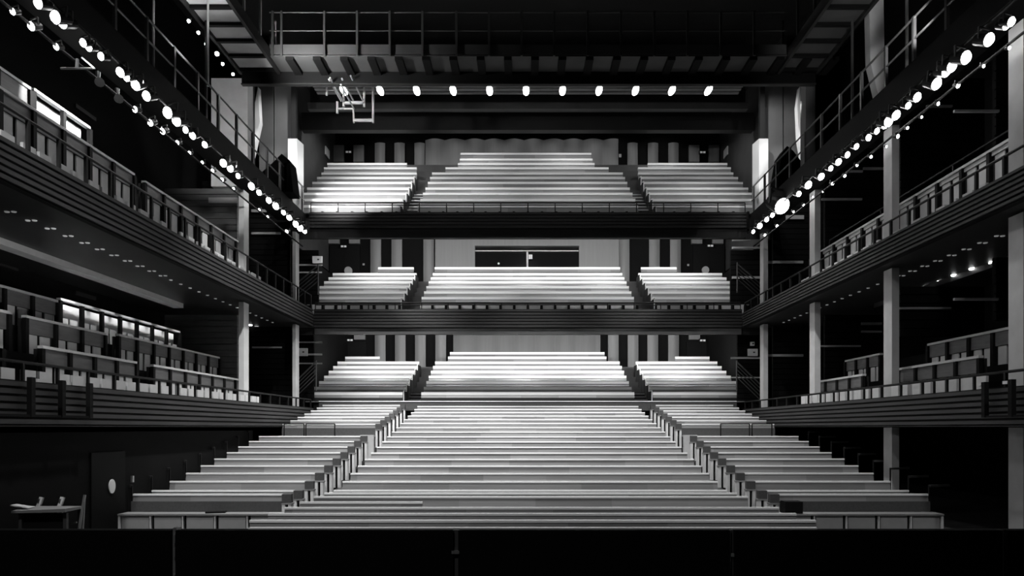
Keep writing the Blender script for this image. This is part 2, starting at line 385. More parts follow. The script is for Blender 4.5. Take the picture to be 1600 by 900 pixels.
def wave(name, x0, x1, Y, z0, z1, label, amp=.2, per=1.15):
    n = 160; q = MB(); pts = []
    for k in range(n + 1):
        x = x0 + (x1 - x0) * k / n
        pts.append((x, Y - amp * abs(math.sin(math.pi * (x - x0) / per)) + amp))
    P_ = [(x, y, z0) for x, y in pts] + [(x, y, z1) for x, y in pts] + [(x, Y + amp + .1, z0) for x, y in pts] + [(x, Y + amp + .1, z1) for x, y in pts]
    m_ = n + 1
    q.poly(P_, [(k, k + 1, m_ + k + 1, m_ + k) for k in range(n)] + [(m_ + k, m_ + k + 1, 3 * m_ + k + 1, 3 * m_ + k) for k in range(n)])
    return tag(q.build(name, M['woodwall'], smooth=True), label, 'wall cladding')
wave('wave_wall', px(708, 38.6), px(938, 38.6), 38.5, 1.5, 5.8, 'pale fluted timber wall behind the top rows of the rear stalls')
wave('wave_wall', px(664, 38.6), px(966, 38.6), 38.5, 12, 16.3, 'pale fluted timber wall behind the top balcony, scalloped with shadow', .25, 1.12)
# projection booth wall of the middle balcony with its long window
Yb = 37.6
t = thing('booth_wall', (CX, Yb, 7), 'smooth pale wall with a long dark window slot behind the middle balcony', 'wall panel')
xa, xb, wa, wb = px(680, Yb), px(967, Yb), px(742, Yb), px(905, Yb); zt_, zb_ = pz(384, Yb), pz(422, Yb)
MB().box(xa, wa, Yb, Yb + .3, 7, 11.1).box(wb, xb, Yb, Yb + .3, 7, 11.1).box(wa, wb, Yb, Yb + .3, zt_, 11.1).box(wa, wb, Yb, Yb + .3, 7, zb_).build('panel', M['woodwall'], t)
tag(MB().box(wa, wb, Yb + .29, Yb + .32, zb_, zt_).build('window_1', M['glass']), kind='structure')
q = MB(); z_ = pz(391, Yb); q.box(wa, wb, Yb + .12, Yb + .2, z_ - .03, z_ + .03); xm = px(824, Yb)
q.box(xm - .05, xm + .05, Yb + .12, Yb + .2, zb_, z_); xm2 = px(779, Yb)
f_ = q.build('window_frame', M['seat'], t)
MB().box(px(826, Yb), px(832, Yb), Yb + .1, Yb + .12, pz(404, Yb), pz(397, Yb)).build('notice', M['white'], t)
MB().tube((xm2, Yb + .1, pz(411, Yb)), (xm2, Yb + .14, pz(411, Yb)), .06).build('knob', M['white'], t)

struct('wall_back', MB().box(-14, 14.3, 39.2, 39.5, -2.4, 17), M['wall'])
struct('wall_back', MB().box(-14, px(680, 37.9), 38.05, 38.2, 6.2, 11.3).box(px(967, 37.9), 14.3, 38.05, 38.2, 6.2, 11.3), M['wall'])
# doors in the back wall, exit signs
dn = 1
for lev, Y, z0, z1, xs in (('rear stalls', 38.95, 2.7, 4.9, ((524, 572), (1073, 1122))), ('middle balcony', 37.85, 7.4, 10.1, ((515, 562), (1083, 1132))), ('top balcony', 38.95, 13.1, 15.0, ((524, 570), (1075, 1124)))):
    for a_, b_ in xs:
        o = MB().box(px(a_, Y), px(b_, Y), Y, Y + .09, z0, z1).box(px((a_ + b_) / 2, Y) - .01, px((a_ + b_) / 2, Y) + .01, Y - .01, Y, z0, z1)
        d_ = o.build('door_%d' % dn, M['black']); tag(d_, kind='structure'); dn += 1
        xk = px((a_ + b_) / 2 - 3, Y); MB().tube((xk, Y - .08, z0 + 1.1), (xk, Y - .01, z0 + 1.1), .05).build('door_handle', M['steel'], d_)
for lev, Y, x, y in (('rear stalls', 38.7, 547, 531.5), ('rear stalls', 38.7, 1098, 532), ('middle balcony', 37.7, 537, 385), ('middle balcony', 37.7, 1110, 384), ('top balcony', 38.7, 544.5, 237.5), ('top balcony', 38.7, 1098, 238)):
    c_ = px(x, Y); z_ = pz(y, Y)
    t = thing('exit_sign', (c_, Y, z_ - .1), 'tiny lit emergency sign above the %s door of the %s' % ('left' if x < 820 else 'right', lev), 'sign', 'emergency signs above doors')
    MB().box(c_ - .2, c_ + .2, Y, Y + .08, z_ - .1, z_ + .1).build('housing', M['black'], t)
    MB().box(c_ - .15, c_ - .02, Y - .02, Y - .005, z_ - .05, z_ + .05).box(c_ + .02, c_ + .15, Y - .02, Y - .005, z_ - .05, z_ + .05).build('lamp', M['exitm'], t)
# small fittings on the wall at the back
o = MB().tube((px(545.5, 37.7), 37.5, pz(424, 37.7)), (px(545.5, 37.7), 37.6, pz(424, 37.7)), .22, n=20).build('round_sign', M['greyseat']); tag(o, 'round pale disc seen above the left side of the middle balcony', 'sign')
o = MB().tube((px(1101, 37.7), 37.5, pz(423, 37.7)), (px(1101, 37.7), 37.6, pz(423, 37.7)), .2, n=20).build('round_sign', M['greyseat']); tag(o, 'round pale disc seen above the right side of the middle balcony', 'sign')
for x, y, Y, w, h, lab in ((568, 413, 37.7, 3, 3, 'tiny pale switch beside the left door of the middle balcony'), (1075.5, 414, 37.7, 3, 3, 'tiny pale switch beside the right door of the middle balcony'),
                           (969, 243, 38.4, 4, 5, 'small pale notice on the back wall right of the top balcony centre'), (1126, 560, 38.7, 2.5, 3, 'tiny pale switch right of the rear stalls right door')):
    a_ = px(x, Y); z_ = pz(y, Y); w *= Y / F; h *= Y / F
    tag(MB().box(a_ - w / 2, a_ + w / 2, Y, Y + .05, z_ - h / 2, z_ + h / 2).build('wall_plate', M['greyseat']), lab, 'wall plate')

# ------------------------------------------------------------------ side walls of the shell
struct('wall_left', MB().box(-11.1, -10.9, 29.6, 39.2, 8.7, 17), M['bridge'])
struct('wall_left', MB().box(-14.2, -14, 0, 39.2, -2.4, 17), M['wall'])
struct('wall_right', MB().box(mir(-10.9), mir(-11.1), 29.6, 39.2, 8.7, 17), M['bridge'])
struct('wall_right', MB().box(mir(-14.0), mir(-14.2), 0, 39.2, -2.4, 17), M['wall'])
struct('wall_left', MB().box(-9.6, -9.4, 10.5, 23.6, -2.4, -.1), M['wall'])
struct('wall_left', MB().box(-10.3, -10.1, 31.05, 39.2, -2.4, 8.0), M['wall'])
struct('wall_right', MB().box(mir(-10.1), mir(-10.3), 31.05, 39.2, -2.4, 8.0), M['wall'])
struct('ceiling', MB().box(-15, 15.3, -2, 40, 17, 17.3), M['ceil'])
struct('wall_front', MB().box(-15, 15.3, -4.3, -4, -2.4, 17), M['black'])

# portal panels
for s in (-1, 1):
    nm = SIDE[s]; Yp = 28.95
    def X(a): return sx(s, a)
    xl = (405, 427, 429, 460) if s < 0 else (1195, 1223, 1225, 1248)
    tag(MB().box(px(xl[0], Yp), px(xl[1], Yp), Yp, Yp + .2, 8.9, 15).build('portal_panel', M['midwall']), 'tall grey wall panel beside the top balcony, %s of the two on the %s' % ('outer' if s < 0 else 'inner', nm), 'wall panel')
    tag(MB().box(px(xl[2], Yp), px(xl[3], Yp), Yp, Yp + .2, 8.9, 15).build('portal_panel', M['midwall']), 'tall grey wall panel beside the top balcony, %s of the two on the %s' % ('inner' if s < 0 else 'outer', nm), 'wall panel')
    # white boxed column with its bevelled inner face
    p = [(X(9.82), 28.3), (X(9.44), 28.3), (X(9.36), 28.9), (X(9.82), 28.9)]
    z0, z1 = pz(330, 28.3), pz(216.5, 28.3)
    n_ = 4
    q = MB().poly([(a, b, z0) for a, b in p] + [(a, b, z1) for a, b in p], [(0,1,2,3),(7,6,5,4),(0,4,5,1),(1,5,6,2),(2,6,7,3),(3,7,4,0)])
    t = thing('boxed_column', (X(9.6), 28.6, z0), 'bright white boxed column at the %s corner of the top balcony' % nm, 'column', 'white columns at the top balcony')
    q.build('casing', M['white'], t)
    MB().box(X(9.74), X(9.54), 28.45, 28.65, z1, 15).build('duct', M['dark'], t)
    # tall white sliver in the shape of light on a curved pier
    out = ((403, 135), (406, 190), (396, 236), (388, 262), (386, 262), (394, 185)) if s < 0 else ((1250, 135), (1257, 170), (1260, 262), (1256, 262), (1248, 215), (1246, 165))
    tag(MB().prism_y([(px(a, 27.6), pz(b, 27.6)) for a, b in out], 27.6, 27.9).build('pier_light_sliver', M['white']), 'narrow white sliver shaped like light on a curved pier behind the %s catwalk' % nm, 'pier')
    if s < 0:
        tag(MB().box(px(330, 25.5), px(387, 25.5), 25.5, 26.0, 9.0, pz(122, 25.5)).build('concrete_pier', M['concrete']), 'broad pale grey concrete pier behind the left catwalk railing', 'pier')
        tag(MB().box(px(387.5, 26.5), px(392, 26.5), 26.5, 26.9, 9.0, 14).build('pier_return', M['dark']), 'dark narrow return beside the broad concrete pier on the left', 'pier')
    else:
        tag(MB().box(px(1259, 25.5), px(1274, 25.5), 25.5, 26.0, 9.0, 14).build('concrete_pier', M['midwall']), 'dark grey narrow pier behind the right catwalk railing', 'pier')
        outr = ((1357, -40), (1380, -40), (1382, 85), (1384, 157), (1374, 157), (1360, 97))  # outline follows the lit part of the pier, not its full shape
        tag(MB().prism_y([(px(a, 20.6), pz(b, 20.6)) for a, b in outr], 20.6, 20.9).build('lit_pier_part', M['concrete']), 'tall pale lit part of a pier with slanted foot above the right catwalk', 'pier')
    # black draped bulk on the catwalk
    xs_ = ((398, 300), (402, 275), (425, 255), (440, 240), (452, 250), (458, 300)) if s < 0 else ((1212, 298), (1222, 240), (1230, 228), (1240, 236), (1256, 258), (1262, 290))
    tag(MB().prism_y([(px(a, 26.2), pz(b, 26.2)) for a, b in xs_], 26.2, 27.0).build('covered_equipment', M['velvet']), 'black cloth-covered equipment standing on the %s catwalk' % nm, 'equipment')

# columns
def column(px0, px1, Y, z0, z1, lab):
    a, b = px(px0, Y), px(px1, Y)
    tag(MB().box(a, b, Y, Y + .42, z0, z1).build('column', M['concrete']), lab, 'column', 'concrete columns')
for (p0, p1, Y, which) in ((457, 462, 28.4, 'left column nearest the rear balconies'), (373, 381, 23.4, 'second left column from the rear balconies'),
                           (1193, 1200, 28.4, 'right column nearest the rear balconies'), (1273, 1282, 23.4, 'second right column from the rear balconies'),
                           (1393.5, 1405, 18.4, 'third right column from the rear balconies'), (1599, 1620, 13.6, 'right column at the edge of the view')):
    for lev, z0, z1 in (('lowest', -2.4, .0), ('middle', .16, 4.3), ('upper', 4.5, 8.15)):
        if lev == 'lowest' and (Y > 20 or p0 < 800): continue
        column(p0, p1, Y, z0, z1, 'pale concrete column, %s level, %s' % (lev, which))

# ------------------------------------------------------------------ side galleries
def fascia_y(s, Xa, Y0, Y1, z0, z1, n, label):
    t = thing('gallery_parapet', (sx(s, Xa), (Y0 + Y1) / 2, z0), label, 'gallery front')
    x0, x1 = sorted((sx(s, Xa + .05), sx(s, Xa + .2)))
    MB().box(x0, x1, Y0, Y1, z0, z1).build('backing', M['black'], t)
    h = (z1 - z0) / n; x0, x1 = sorted((sx(s, Xa), sx(s, Xa + .049)))
    for k in range(n): MB().box(x0, x1, Y0, Y1, z0 + h * k + .025, z0 + h * (k + 1) - .025).build('slat', M['fascia'], t)
    return t
def gbench(s, Xa, Zt, Y0, Y1, label, group, zfloor, panelh=.34, n=None, lit=False, pm='gply'):
    t = thing('gallery_bench', (sx(s, Xa), (Y0 + Y1) / 2, zfloor), label, 'bench', group)
    def B(a, b, y0, y1, z0, z1, name, m):
        x0, x1 = sorted((sx(s, a), sx(s, b))); return MB().box(x0, x1, y0, y1, z0, z1).build(name, m, t)
    B(Xa - .04, Xa + .08, Y0, Y1, Zt - .06, Zt, 'top_rail', M['gcap'])
    if not lit: B(Xa, Xa + .05, Y0, Y1, Zt - .06 - panelh, Zt - .062, 'backrest', M[pm])
    B(Xa + .1, Xa + .16, Y0, Y1, zfloor, Zt - (.62 if lit else .07), 'back_board', M['dark'])
    n = max(1, round((Y1 - Y0) / .95)); w = (Y1 - Y0) / n
    for j in range(n + 1):
        B(Xa - .06, Xa + .03, Y0 + w * j - .05, Y0 + w * j + .05, zfloor, Zt - .065, 'post', M['black'])
    for j in range(n):
        for u in (.12, .56):
            B(Xa + .03, Xa + .06, Y0 + w * (j + u), Y0 + w * (j + u + .32), zfloor + .02, Zt - (.50 if lit else .07 + panelh), 'seat', M['seat'])
    return t
def rail_y(s, Xa, Y0, Y1, z0, z1, label, step=.83, w=.06, mids=1, grp='gallery handrails', matn='blacksteel', mir_=True):
    xx = sx(s, Xa); t = thing('handrail', (xx, (Y0 + Y1) / 2, z0), label, 'railing', grp)
    MB().tube((xx, Y0, z1), (xx, Y1, z1), .03).build('top_rail', M[matn], t)
    for m_ in range(mids):
        z = z0 + (z1 - z0) * (m_ + 1) / (mids + 1); MB().tube((xx, Y0, z), (xx, Y1, z), .018).build('middle_rail', M[matn], t)
    n = max(1, round((Y1 - Y0) / step))
    for k in range(n + 1):
        y = Y0 + (Y1 - Y0) * k / n; MB().box(xx - w / 2, xx + w / 2, y - w / 2, y + w / 2, z0, z1).build('post', M[matn], t)
    return t

for s in (-1, 1):
    nm = SIDE[s]
    # slabs
    x0, x1 = sorted((sx(s, 9.2), sx(s, 13.9)))
    struct('floor', MB().box(x0, x1, 6, 30.9, .02, .15), M['soffit'])
    struct('floor', MB().box(x0, x1, 6, 30.9, 4.36, 4.5), M['soffit'])
    fascia_y(s, 9.15, 6, 29.55, .04, .86 if s < 0 else .80, 6, 'dark slatted front of the lower %s side gallery' % nm)
    fascia_y(s, 9.15, 6, 29.55, 4.35, 5.13 if s < 0 else 4.98, 6, 'dark slatted front of the upper %s side gallery' % nm)
    # stepped gallery floors
    for zb, r1, r2, r3 in ((.15, .85, 1.62, 2.4), (4.5, 5.4, 6.45, 7.2)):
        q = MB()
        for a, b, z in ((9.95, 10.85, r1), (10.85, 11.95, r2), (11.95, 13.3, r3)):
            u, v = sorted((sx(s, a), sx(s, b))); q.box(u, v, 6, 25.2, zb, z if s < 0 else z - .15)
        struct('floor', q, M['black'])
    # soffit beam + rows of recessed downlights
    u, v = sorted((sx(s, 12.0), sx(s, 12.35)))
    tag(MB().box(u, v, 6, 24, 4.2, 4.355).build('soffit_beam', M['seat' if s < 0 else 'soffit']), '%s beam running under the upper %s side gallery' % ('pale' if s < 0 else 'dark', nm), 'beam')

    rail_y(s, 9.25, 6, 29.5, 4.5, 5.72 if s < 0 else 5.38, 'black posts and handrail on the upper %s side gallery' % nm)
    rail_y(s, 9.25, 6, 29.5, .15, 1.2 if s < 0 else 1.1, 'black posts and handrail on the lower %s side gallery' % nm, .95, .05)
    # short guard frame hung outside the lower fascia
    t = thing('post_frame', (sx(s, 9.05), 10.5, 0), 'black post frame fixed to the near end of the lower %s gallery front' % nm, 'railing')
    for xp in ((50, 98, 141) if s < 0 else (1538, 1580)):
        y = abs(9.03 * F / (xp - VX)) if s < 0 else 9.3 * F / (xp - VX)
        MB().box(sx(s, 9.0), sx(s, 9.09), y - .05, y + .05, .2, .92).build('post', M['black'], t)
        MB().box(sx(s, 9.0), sx(s, 9.09), y + .06, y + .2, .84, .9).build('bracket', M['alu'], t)
    MB().box(sx(s, 9.02), sx(s, 9.07), 8, 14.2 if s < 0 else 13.8, .2, .24).build('bottom_rail', M['black'], t)

# left lower gallery benches
G = 'side gallery benches'
gbench(-1, 10.2, 1.73, 14.4, 17.9, 'front gallery bench of the lower left gallery, nearer of the two', G, .85)
gbench(-1, 10.2, 1.73, 18.7, 24.9, 'front gallery bench of the lower left gallery, farther of the two', G, .85)
gbench(-1, 10.2, 1.60, 10.5, 13.3, 'front gallery bench of the lower left gallery at the left edge of the view', G, .85)
gbench(-1, 11.2, 2.52, 10.5, 14.8, 'middle gallery bench of the lower left gallery at the left edge of the view', G, 1.62)
gbench(-1, 11.2, 2.52, 15.3, 18.2, 'middle gallery bench of the lower left gallery behind the nearer front bench', G, 1.62)
gbench(-1, 11.2, 2.58, 18.8, 25.0, 'middle gallery bench of the lower left gallery, longest and farthest', G, 1.62)
gbench(-1, 12.2, 3.32, 10.5, 17.8, 'rear gallery bench of the lower left gallery, nearer and dark', G, 2.4)
gbench(-1, 12.2, 3.40, 17.9, 24.1, 'rear gallery bench of the lower left gallery, farther, brightly lit from behind', G, 2.4, lit=True)
# white boards glowing behind the rear bench
# right lower gallery
gbench(1, 10.2, 1.66, 15.7, 19.1, 'front gallery bench of the lower right gallery, nearer of the two', G, .70)
gbench(1, 10.2, 1.66, 21.1, 24.6, 'front gallery bench of the lower right gallery, farther of the two', G, .70)
gbench(1, 11.2, 2.38, 14.0, 19.4, 'rear gallery bench of the lower right gallery, nearer of the two', G, 1.47)
gbench(1, 11.2, 2.40, 22.0, 24.4, 'rear gallery bench of the lower right gallery, farther of the two', G, 1.47)
# upper galleries
gbench(-1, 10.2, 6.62, 10.5, 17.8, 'front gallery bench of the upper left gallery, nearer of the two', G, 5.4)
gbench(-1, 10.2, 6.62, 18.3, 25.0, 'front gallery bench of the upper left gallery, farther of the two', G, 5.4)
gbench(-1, 11.1, 7.66, 15.4, 17.4, 'rear gallery bench of the upper left gallery, with brilliantly lit gaps', G, 6.45, lit=True)
gbench(-1, 11.1, 7.62, 10.5, 15.3, 'rear gallery bench of the upper left gallery, dark and nearest the left edge', G, 6.45)
gbench(1, 10.2, 6.24, 14.4, 25.0, 'front gallery bench of the upper right gallery', G, 5.25, panelh=.1, pm='gcap')
gbench(1, 10.2, 6.24, 10.5, 13.6, 'front gallery bench of the upper right gallery at the right edge of the view', G, 5.25, panelh=.1, pm='gcap')
rail_y(1, 10.9, 14.2, 25, 5.3, 6.85, 'thin high handrail behind the benches of the upper right gallery', 3.5, .04, 0)
for s in (-1, 1):
    for lev, z, zf in (('lower', 1.10, .15), ('upper', 5.42 if s < 0 else 5.2, 4.5)):
        t = thing('seat_row', (sx(s, 9.55), 18, zf), 'row of small pale seats behind the front of the %s %s side gallery' % (lev, SIDE[s]), 'seat row', 'front seats of the side galleries')
        y = 9.0 if s < 0 else 14.5; k = 0
        while y < 24.4:
            if abs(y - 18.5) > .4:
                x0, x1 = sorted((sx(s, 9.52), sx(s, 9.58)))
                MB().box(x0, x1, y, y + .34, zf + .3, z).build('seat', M['seat'], t)
            y += .44 if k % 2 == 0 else .55; k += 1
        x0, x1 = sorted((sx(s, 9.5), sx(s, 9.65))); MB().box(x0, x1, 9.0 if s < 0 else 14.5, 24.8, zf, zf + .29).build('base', M['dark'], t)

# baffle walls across the galleries with pale battens
def baffle(s, Y, xa, xb, z0, z1, bats, lab, m='wall'):
    x0, x1 = sorted((sx(s, xa), sx(s, xb)))
    t = thing('baffle_wall', ((x0 + x1) / 2, Y, z0), lab, 'wall panel', 'baffle walls across the side galleries')
    q = MB(); n = max(2, int((z1 - z0) / .22)); h = (z1 - z0) / n
    q.box(x0, x1, Y + .06, Y + .14, z0, z1)
    for k in range(n): q.box(x0, x1, Y, Y + .06, z0 + h * k + .012, z0 + h * (k + 1) - .012)
    q.build('slatted_panel', M[m], t)
    for (a, b, y, hh) in bats:
        MB().box(px(a, Y - .05), px(b, Y - .05), Y - .07, Y - .005, pz(y, Y) - hh * Y / F / 2, pz(y, Y) + hh * Y / F / 2).build('batten', M['gcap'], t)
R_ = 'dark slatted baffle wall across the %s %s side gallery, %s bay from the rear'
baffle(-1, 30.7, 9.5, 10.3, .2, 4.2, ((466, 503, 535, 2), (463, 503, 554, 2.5), (463, 503, 568, 2)), R_ % ('lower', 'left', 'first'))
baffle(-1, 30.75, 9.3, 10.3, 4.6, 8.0, ((463, 503, 414.5, 2.5), (463, 503, 426, 2)), R_ % ('upper', 'left', 'first'))
baffle(1, 30.7, 9.3, 10.3, .2, 4.2, ((1142, 1187, 559.5, 3), (1142, 1187, 590, 2)), R_ % ('lower', 'right', 'first'))
baffle(1, 30.75, 9.0, 10.3, 4.6, 8.0, ((1144, 1173, 376, 2), (1144, 1187, 387.5, 3), (1144, 1187, 434, 3.5)), R_ % ('upper', 'right', 'first'))
baffle(-1, 29.0, 9.9, 13.6, .2, 4.3, ((394, 440, 543, 2.5),), R_ % ('lower', 'left', 'second'))
baffle(-1, 28.8, 9.9, 13.6, 4.6, 10.4, ((393, 416, 330, 4), (393, 438, 365, 3)), R_ % ('upper', 'left', 'second'))
baffle(1, 28.8, 10.2, 13.6, .2, 4.3, ((1200, 1255, 568.5 - 13, 3.5),), R_ % ('lower', 'right', 'second'))
baffle(1, 28.8, 10.2, 13.6, 4.6, 10.4, ((1201, 1255, 410, 4), (1228, 1256, 340, 6)), R_ % ('upper', 'right', 'second'))
baffle(-1, 25.4, 10.7, 13.4, .2, 4.2, (), R_ % ('lower', 'left', 'third'), 'gply')  # left third bay in paler slats that stand for stronger light
baffle(-1, 25.4, 10.7, 13.4, 4.6, 8.9, ((326, 371, 313.5, 8),), R_ % ('upper', 'left', 'third'), 'gply')
baffle(1, 25.4, 10.9, 13.4, .2, 4.2, ((1282, 1345, 541, 2.5), (1346, 1378, 506, 4), (1346, 1378, 518.5, 3)), R_ % ('lower', 'right', 'third'))
baffle(1, 25.4, 10.9, 13.4, 4.6, 10.4, ((1284, 1347, 312, 3), (1327, 1348, 268.5, 3), (1349, 1382, 264, 3.5)), R_ % ('upper', 'right', 'third'))
baffle(1, 20.3, 10.9, 13.4, 2.7, 4.2, ((1405, 1486, 482, 3),), R_ % ('lower', 'right', 'fourth'))
baffle(1, 20.3, 10.9, 13.4, 6.9, 10.4, ((1448, 1488, 167, 3),), R_ % ('upper', 'right', 'fourth'))
baffle(1, 17.2, 11.6, 13.6, 2.7, 4.3, ((1491, 1560, 468, 3.5),), R_ % ('lower', 'right', 'fifth'))
baffle(1, 17.2, 11.6, 13.6, 6.9, 10.4, ((1491, 1561, 175, 3.5),), R_ % ('upper', 'right', 'fifth'))
# battens seen on the left outer wall
for i, (xp, y, L, lev) in enumerate(((12, 414, .9, 'lower'), (78, 431, .9, 'lower'), (137, 462, 1.0, 'lower'), (137, 176, 1.0, 'upper'))):
    Y = 13.9 * F / (VX - xp); z = pz(y, Y)
    tag(MB().box(-14.0, -13.94, Y - L / 2, Y + L / 2, z - .06, z + .06).build('wall_batten', M['fascia']), 'dim batten on the outer wall of the %s left gallery, %s' % (lev, ('first from the near end', 'second from the near end', 'third from the near end', 'the only one')[i]), 'batten')
# electrical boxes
for x0_, x1_, y0_, y1_, Y, lab in ((488, 503, 400, 411, 30.55, 'pale sign box on the wall left of the middle balcony'), (464, 480, 544, 556, 30.5, 'pale sign box on the wall beside the lower left column'),
                                  (1169, 1184, 545, 556, 30.5, 'pale sign box on the wall beside the lower right column'), (1173, 1179, 534, 540, 30.5, 'small pale box above the sign box by the lower right column')):
    t = thing('sign_box', (px((x0_ + x1_) / 2, Y), Y, pz(y1_, Y)), lab, 'sign')
    MB().box(px(x0_, Y), px(x1_, Y), Y, Y + .1, pz(y1_, Y), pz(y0_, Y)).build('case', M['white'], t)
    xm_, ym_ = x0_ + (x1_ - x0_) * .62, (y0_ + y1_) / 2
    MB().box(px(xm_ - 1.5, Y), px(xm_ + 1.5, Y), Y - .012, Y - .001, pz(ym_ + 1, Y), pz(ym_ - 1, Y)).build('emblem', M['cloth'], t)
for s, x in ((-1, 510.5), (1, 1135)):
    X_ = -10.88 if s < 0 else mir(-10.88); Y = X_ * F / (x - VX)
    u, v = sorted((X_, X_ + (.06 if s < 0 else -.06)))
    tag(MB().box(u, v, Y - .35, Y + .35, pz(245, Y), pz(232, Y)).build('wall_plate', M['white']), 'small white plate on the %s side wall of the top balcony' % SIDE[s], 'wall plate')

# diagonal stair rails at the ends of the rear stalls and middle balcony
for lev, s, pts in (('rear stalls', -1, ((494, 565), (458, 600))), ('rear stalls', 1, ((1151, 565), (1187, 600))), ('middle balcony', -1, ((497, 415), (455, 450))), ('middle balcony', 1, ((1152, 412), (1190, 445)))):
    Y = 30.0; (xa_, ya_), (xb_, yb_) = pts
    t = thing('stair_rail', (px(xa_, Y), Y, pz(ya_ + 45, Y)), 'slanted black stair railing with parallel bars at the %s end of the %s' % (SIDE[s], lev), 'railing', 'slanted stair rails')
    for k in range(5):
        MB().tube((px(xa_, Y), Y, pz(ya_ + k * 6, Y)), (px(xb_, Y), Y, pz(yb_ + k * 6, Y)), .018 if k else .03).build('bar', M['steel'], t)
    MB().tube((px(xa_, Y), Y, pz(ya_ - 2, Y)), (px(xa_, Y), Y, pz(ya_ + 45, Y)), .03).build('post', M['steel'], t)

# stepped hand rails down the outer ends of the side stalls
for s in (-1, 1):
    t = thing('stair_rail', (sx(s, 9.32), 17, -2.2), 'black stepped handrail climbing beside the outer ends of the lower %s side stalls' % SIDE[s], 'railing', 'stepped handrails of the side stalls')
    for k in range(9):
        Y, Z = 16.2 + .86 * k, -1.42 + .155 * k
        MB().bar((sx(s, 9.32), Y, Z + .03), (sx(s, 9.95), Y + .25, Z + .03), .05).build('bar', M['steel'], t)
        MB().box(sx(s, 9.305), sx(s, 9.335), Y - .015, Y + .015, Z - .9, Z + .05).build('post', M['blacksteel'], t)

# ------------------------------------------------------------------ overhead: bridge, catwalks, beams
t = thing('lighting_bridge', (CX, 23.5, 12.1), 'dark steel lighting bridge crossing the hall above the stalls', 'bridge')
MB().box(-8.6, mir(-8.6), 23.0, 23.06, 12.58, 12.9).build('toe_board', M['bridge'], t)
MB().box(-8.6, mir(-8.6), 23.0, 24.0, 12.5, 12.54).build('deck', M['bridge'], t)
for k in range(21):
    x = px(452, 23) + 1.0 * k * .92; MB().box(x - .13, x + .13, 23.0, 24.0, 12.38, 12.499).build('rib', M['black'], t)
MB().box(-9.95, mir(-9.95), 24.0, 24.1, 12.07, 12.6).build('main_beam', M['black'], t)
MB().box(-9.95, mir(-9.95), 23.93, 24.11, 12.035, 12.07).build('flange', M['dark'], t)
for z in (13.36, 13.98): MB().tube((-8.6, 23.0, z), (mir(-8.6), 23.0, z), .02).build('rail', M['railsteel'], t)
for xp in (426, 440, 507, 558, 609, 660, 713, 764, 815, 866, 918, 970, 1022, 1074, 1126, 1178): MB().box(px(xp, 22.97) - .035, px(xp, 22.97) + .035, 22.93, 22.99, 12.5, 14.0).build('post', M['railsteel'], t)
for s in (-1, 1):
    nm = SIDE[s]; u, v = sorted((sx(s, 9.95), sx(s, 8.62)))
    t = thing('side_bridge', (sx(s, 9.3), 15, 12.4), 'high %s side walkway with a panelled underside joining the lighting bridge' % nm, 'bridge')
    MB().box(u, v, 8, 23.95, 12.5, 12.55).build('deck', M['concrete' if s < 0 else 'bridge'], t)  # left underside coloured paler to stand for the light on it
    for k in range(17): MB().box(u, v, 9.6 + .885 * k - .06, 9.6 + .885 * k + .06, 12.4, 12.498).build('rib', M['black'], t)
    for xx in (9.95, 8.62):
        MB().box(sx(s, xx) - .05, sx(s, xx) + .05, 8, 23.95, 12.38, 12.75).build('edge_beam', M['dark'], t)
    for k in range(12):
        y = 9.2 + 1.3 * k; MB().box(sx(s, 8.6) - .035, sx(s, 8.6) + .035, y - .03, y + .03, 12.76, 14.0).build('post', M['seat' if s < 0 else 'steel'], t)
    # technical catwalk that carries the spot lights
    t = thing('catwalk', (sx(s, 9.7), 17, 8.3), 'long black %s catwalk above the side gallery carrying the string of spotlights' % nm, 'catwalk')
    u, v = sorted((sx(s, 9.3), sx(s, 10.4)))
    MB().box(u, v, 4, 28.7, 8.72, 8.8).build('deck', M['black'], t)
    u, v = sorted((sx(s, 9.2), sx(s, 9.32))); MB().box(u, v, 4, 28.7, 8.32, 8.95).build('edge_beam', M['black'], t)
    MB().tube((sx(s, 9.1), 4, 8.18), (sx(s, 9.1), 28.7, 8.18), .03).build('lamp_pipe', M['black'], t)
    MB().tube((sx(s, 9.35), 4, 7.62), (sx(s, 9.35), 28.7, 7.62), .03).build('lower_lamp_pipe', M['black'], t)
    for k in range(19):
        y = 5 + 1.3 * k; MB().box(sx(s, 9.25) - .035, sx(s, 9.25) + .035, y - .04, y + .04, 8.95, 10.05).build('post', M['steel'], t)
    for z in (9.5, 10.03): MB().tube((sx(s, 9.25), 4, z), (sx(s, 9.25), 28.6, z), .028).build('rail', M['steel'], t)
    for k in range(3):
        MB().tube((sx(s, 9.8), 15 + 3 * k, 8.8), (sx(s, 9.8), 15 + 3 * k, 16.9), .04).build('hanger', M['steel'], t)
tag(MB().tube((px(325, 20), 20, pz(135, 20)), (px(325, 20), 20, 16.95), .03).build('suspension_rod', M['seat']), 'thin pale vertical rod hanging in front of the left concrete pier', 'rod')
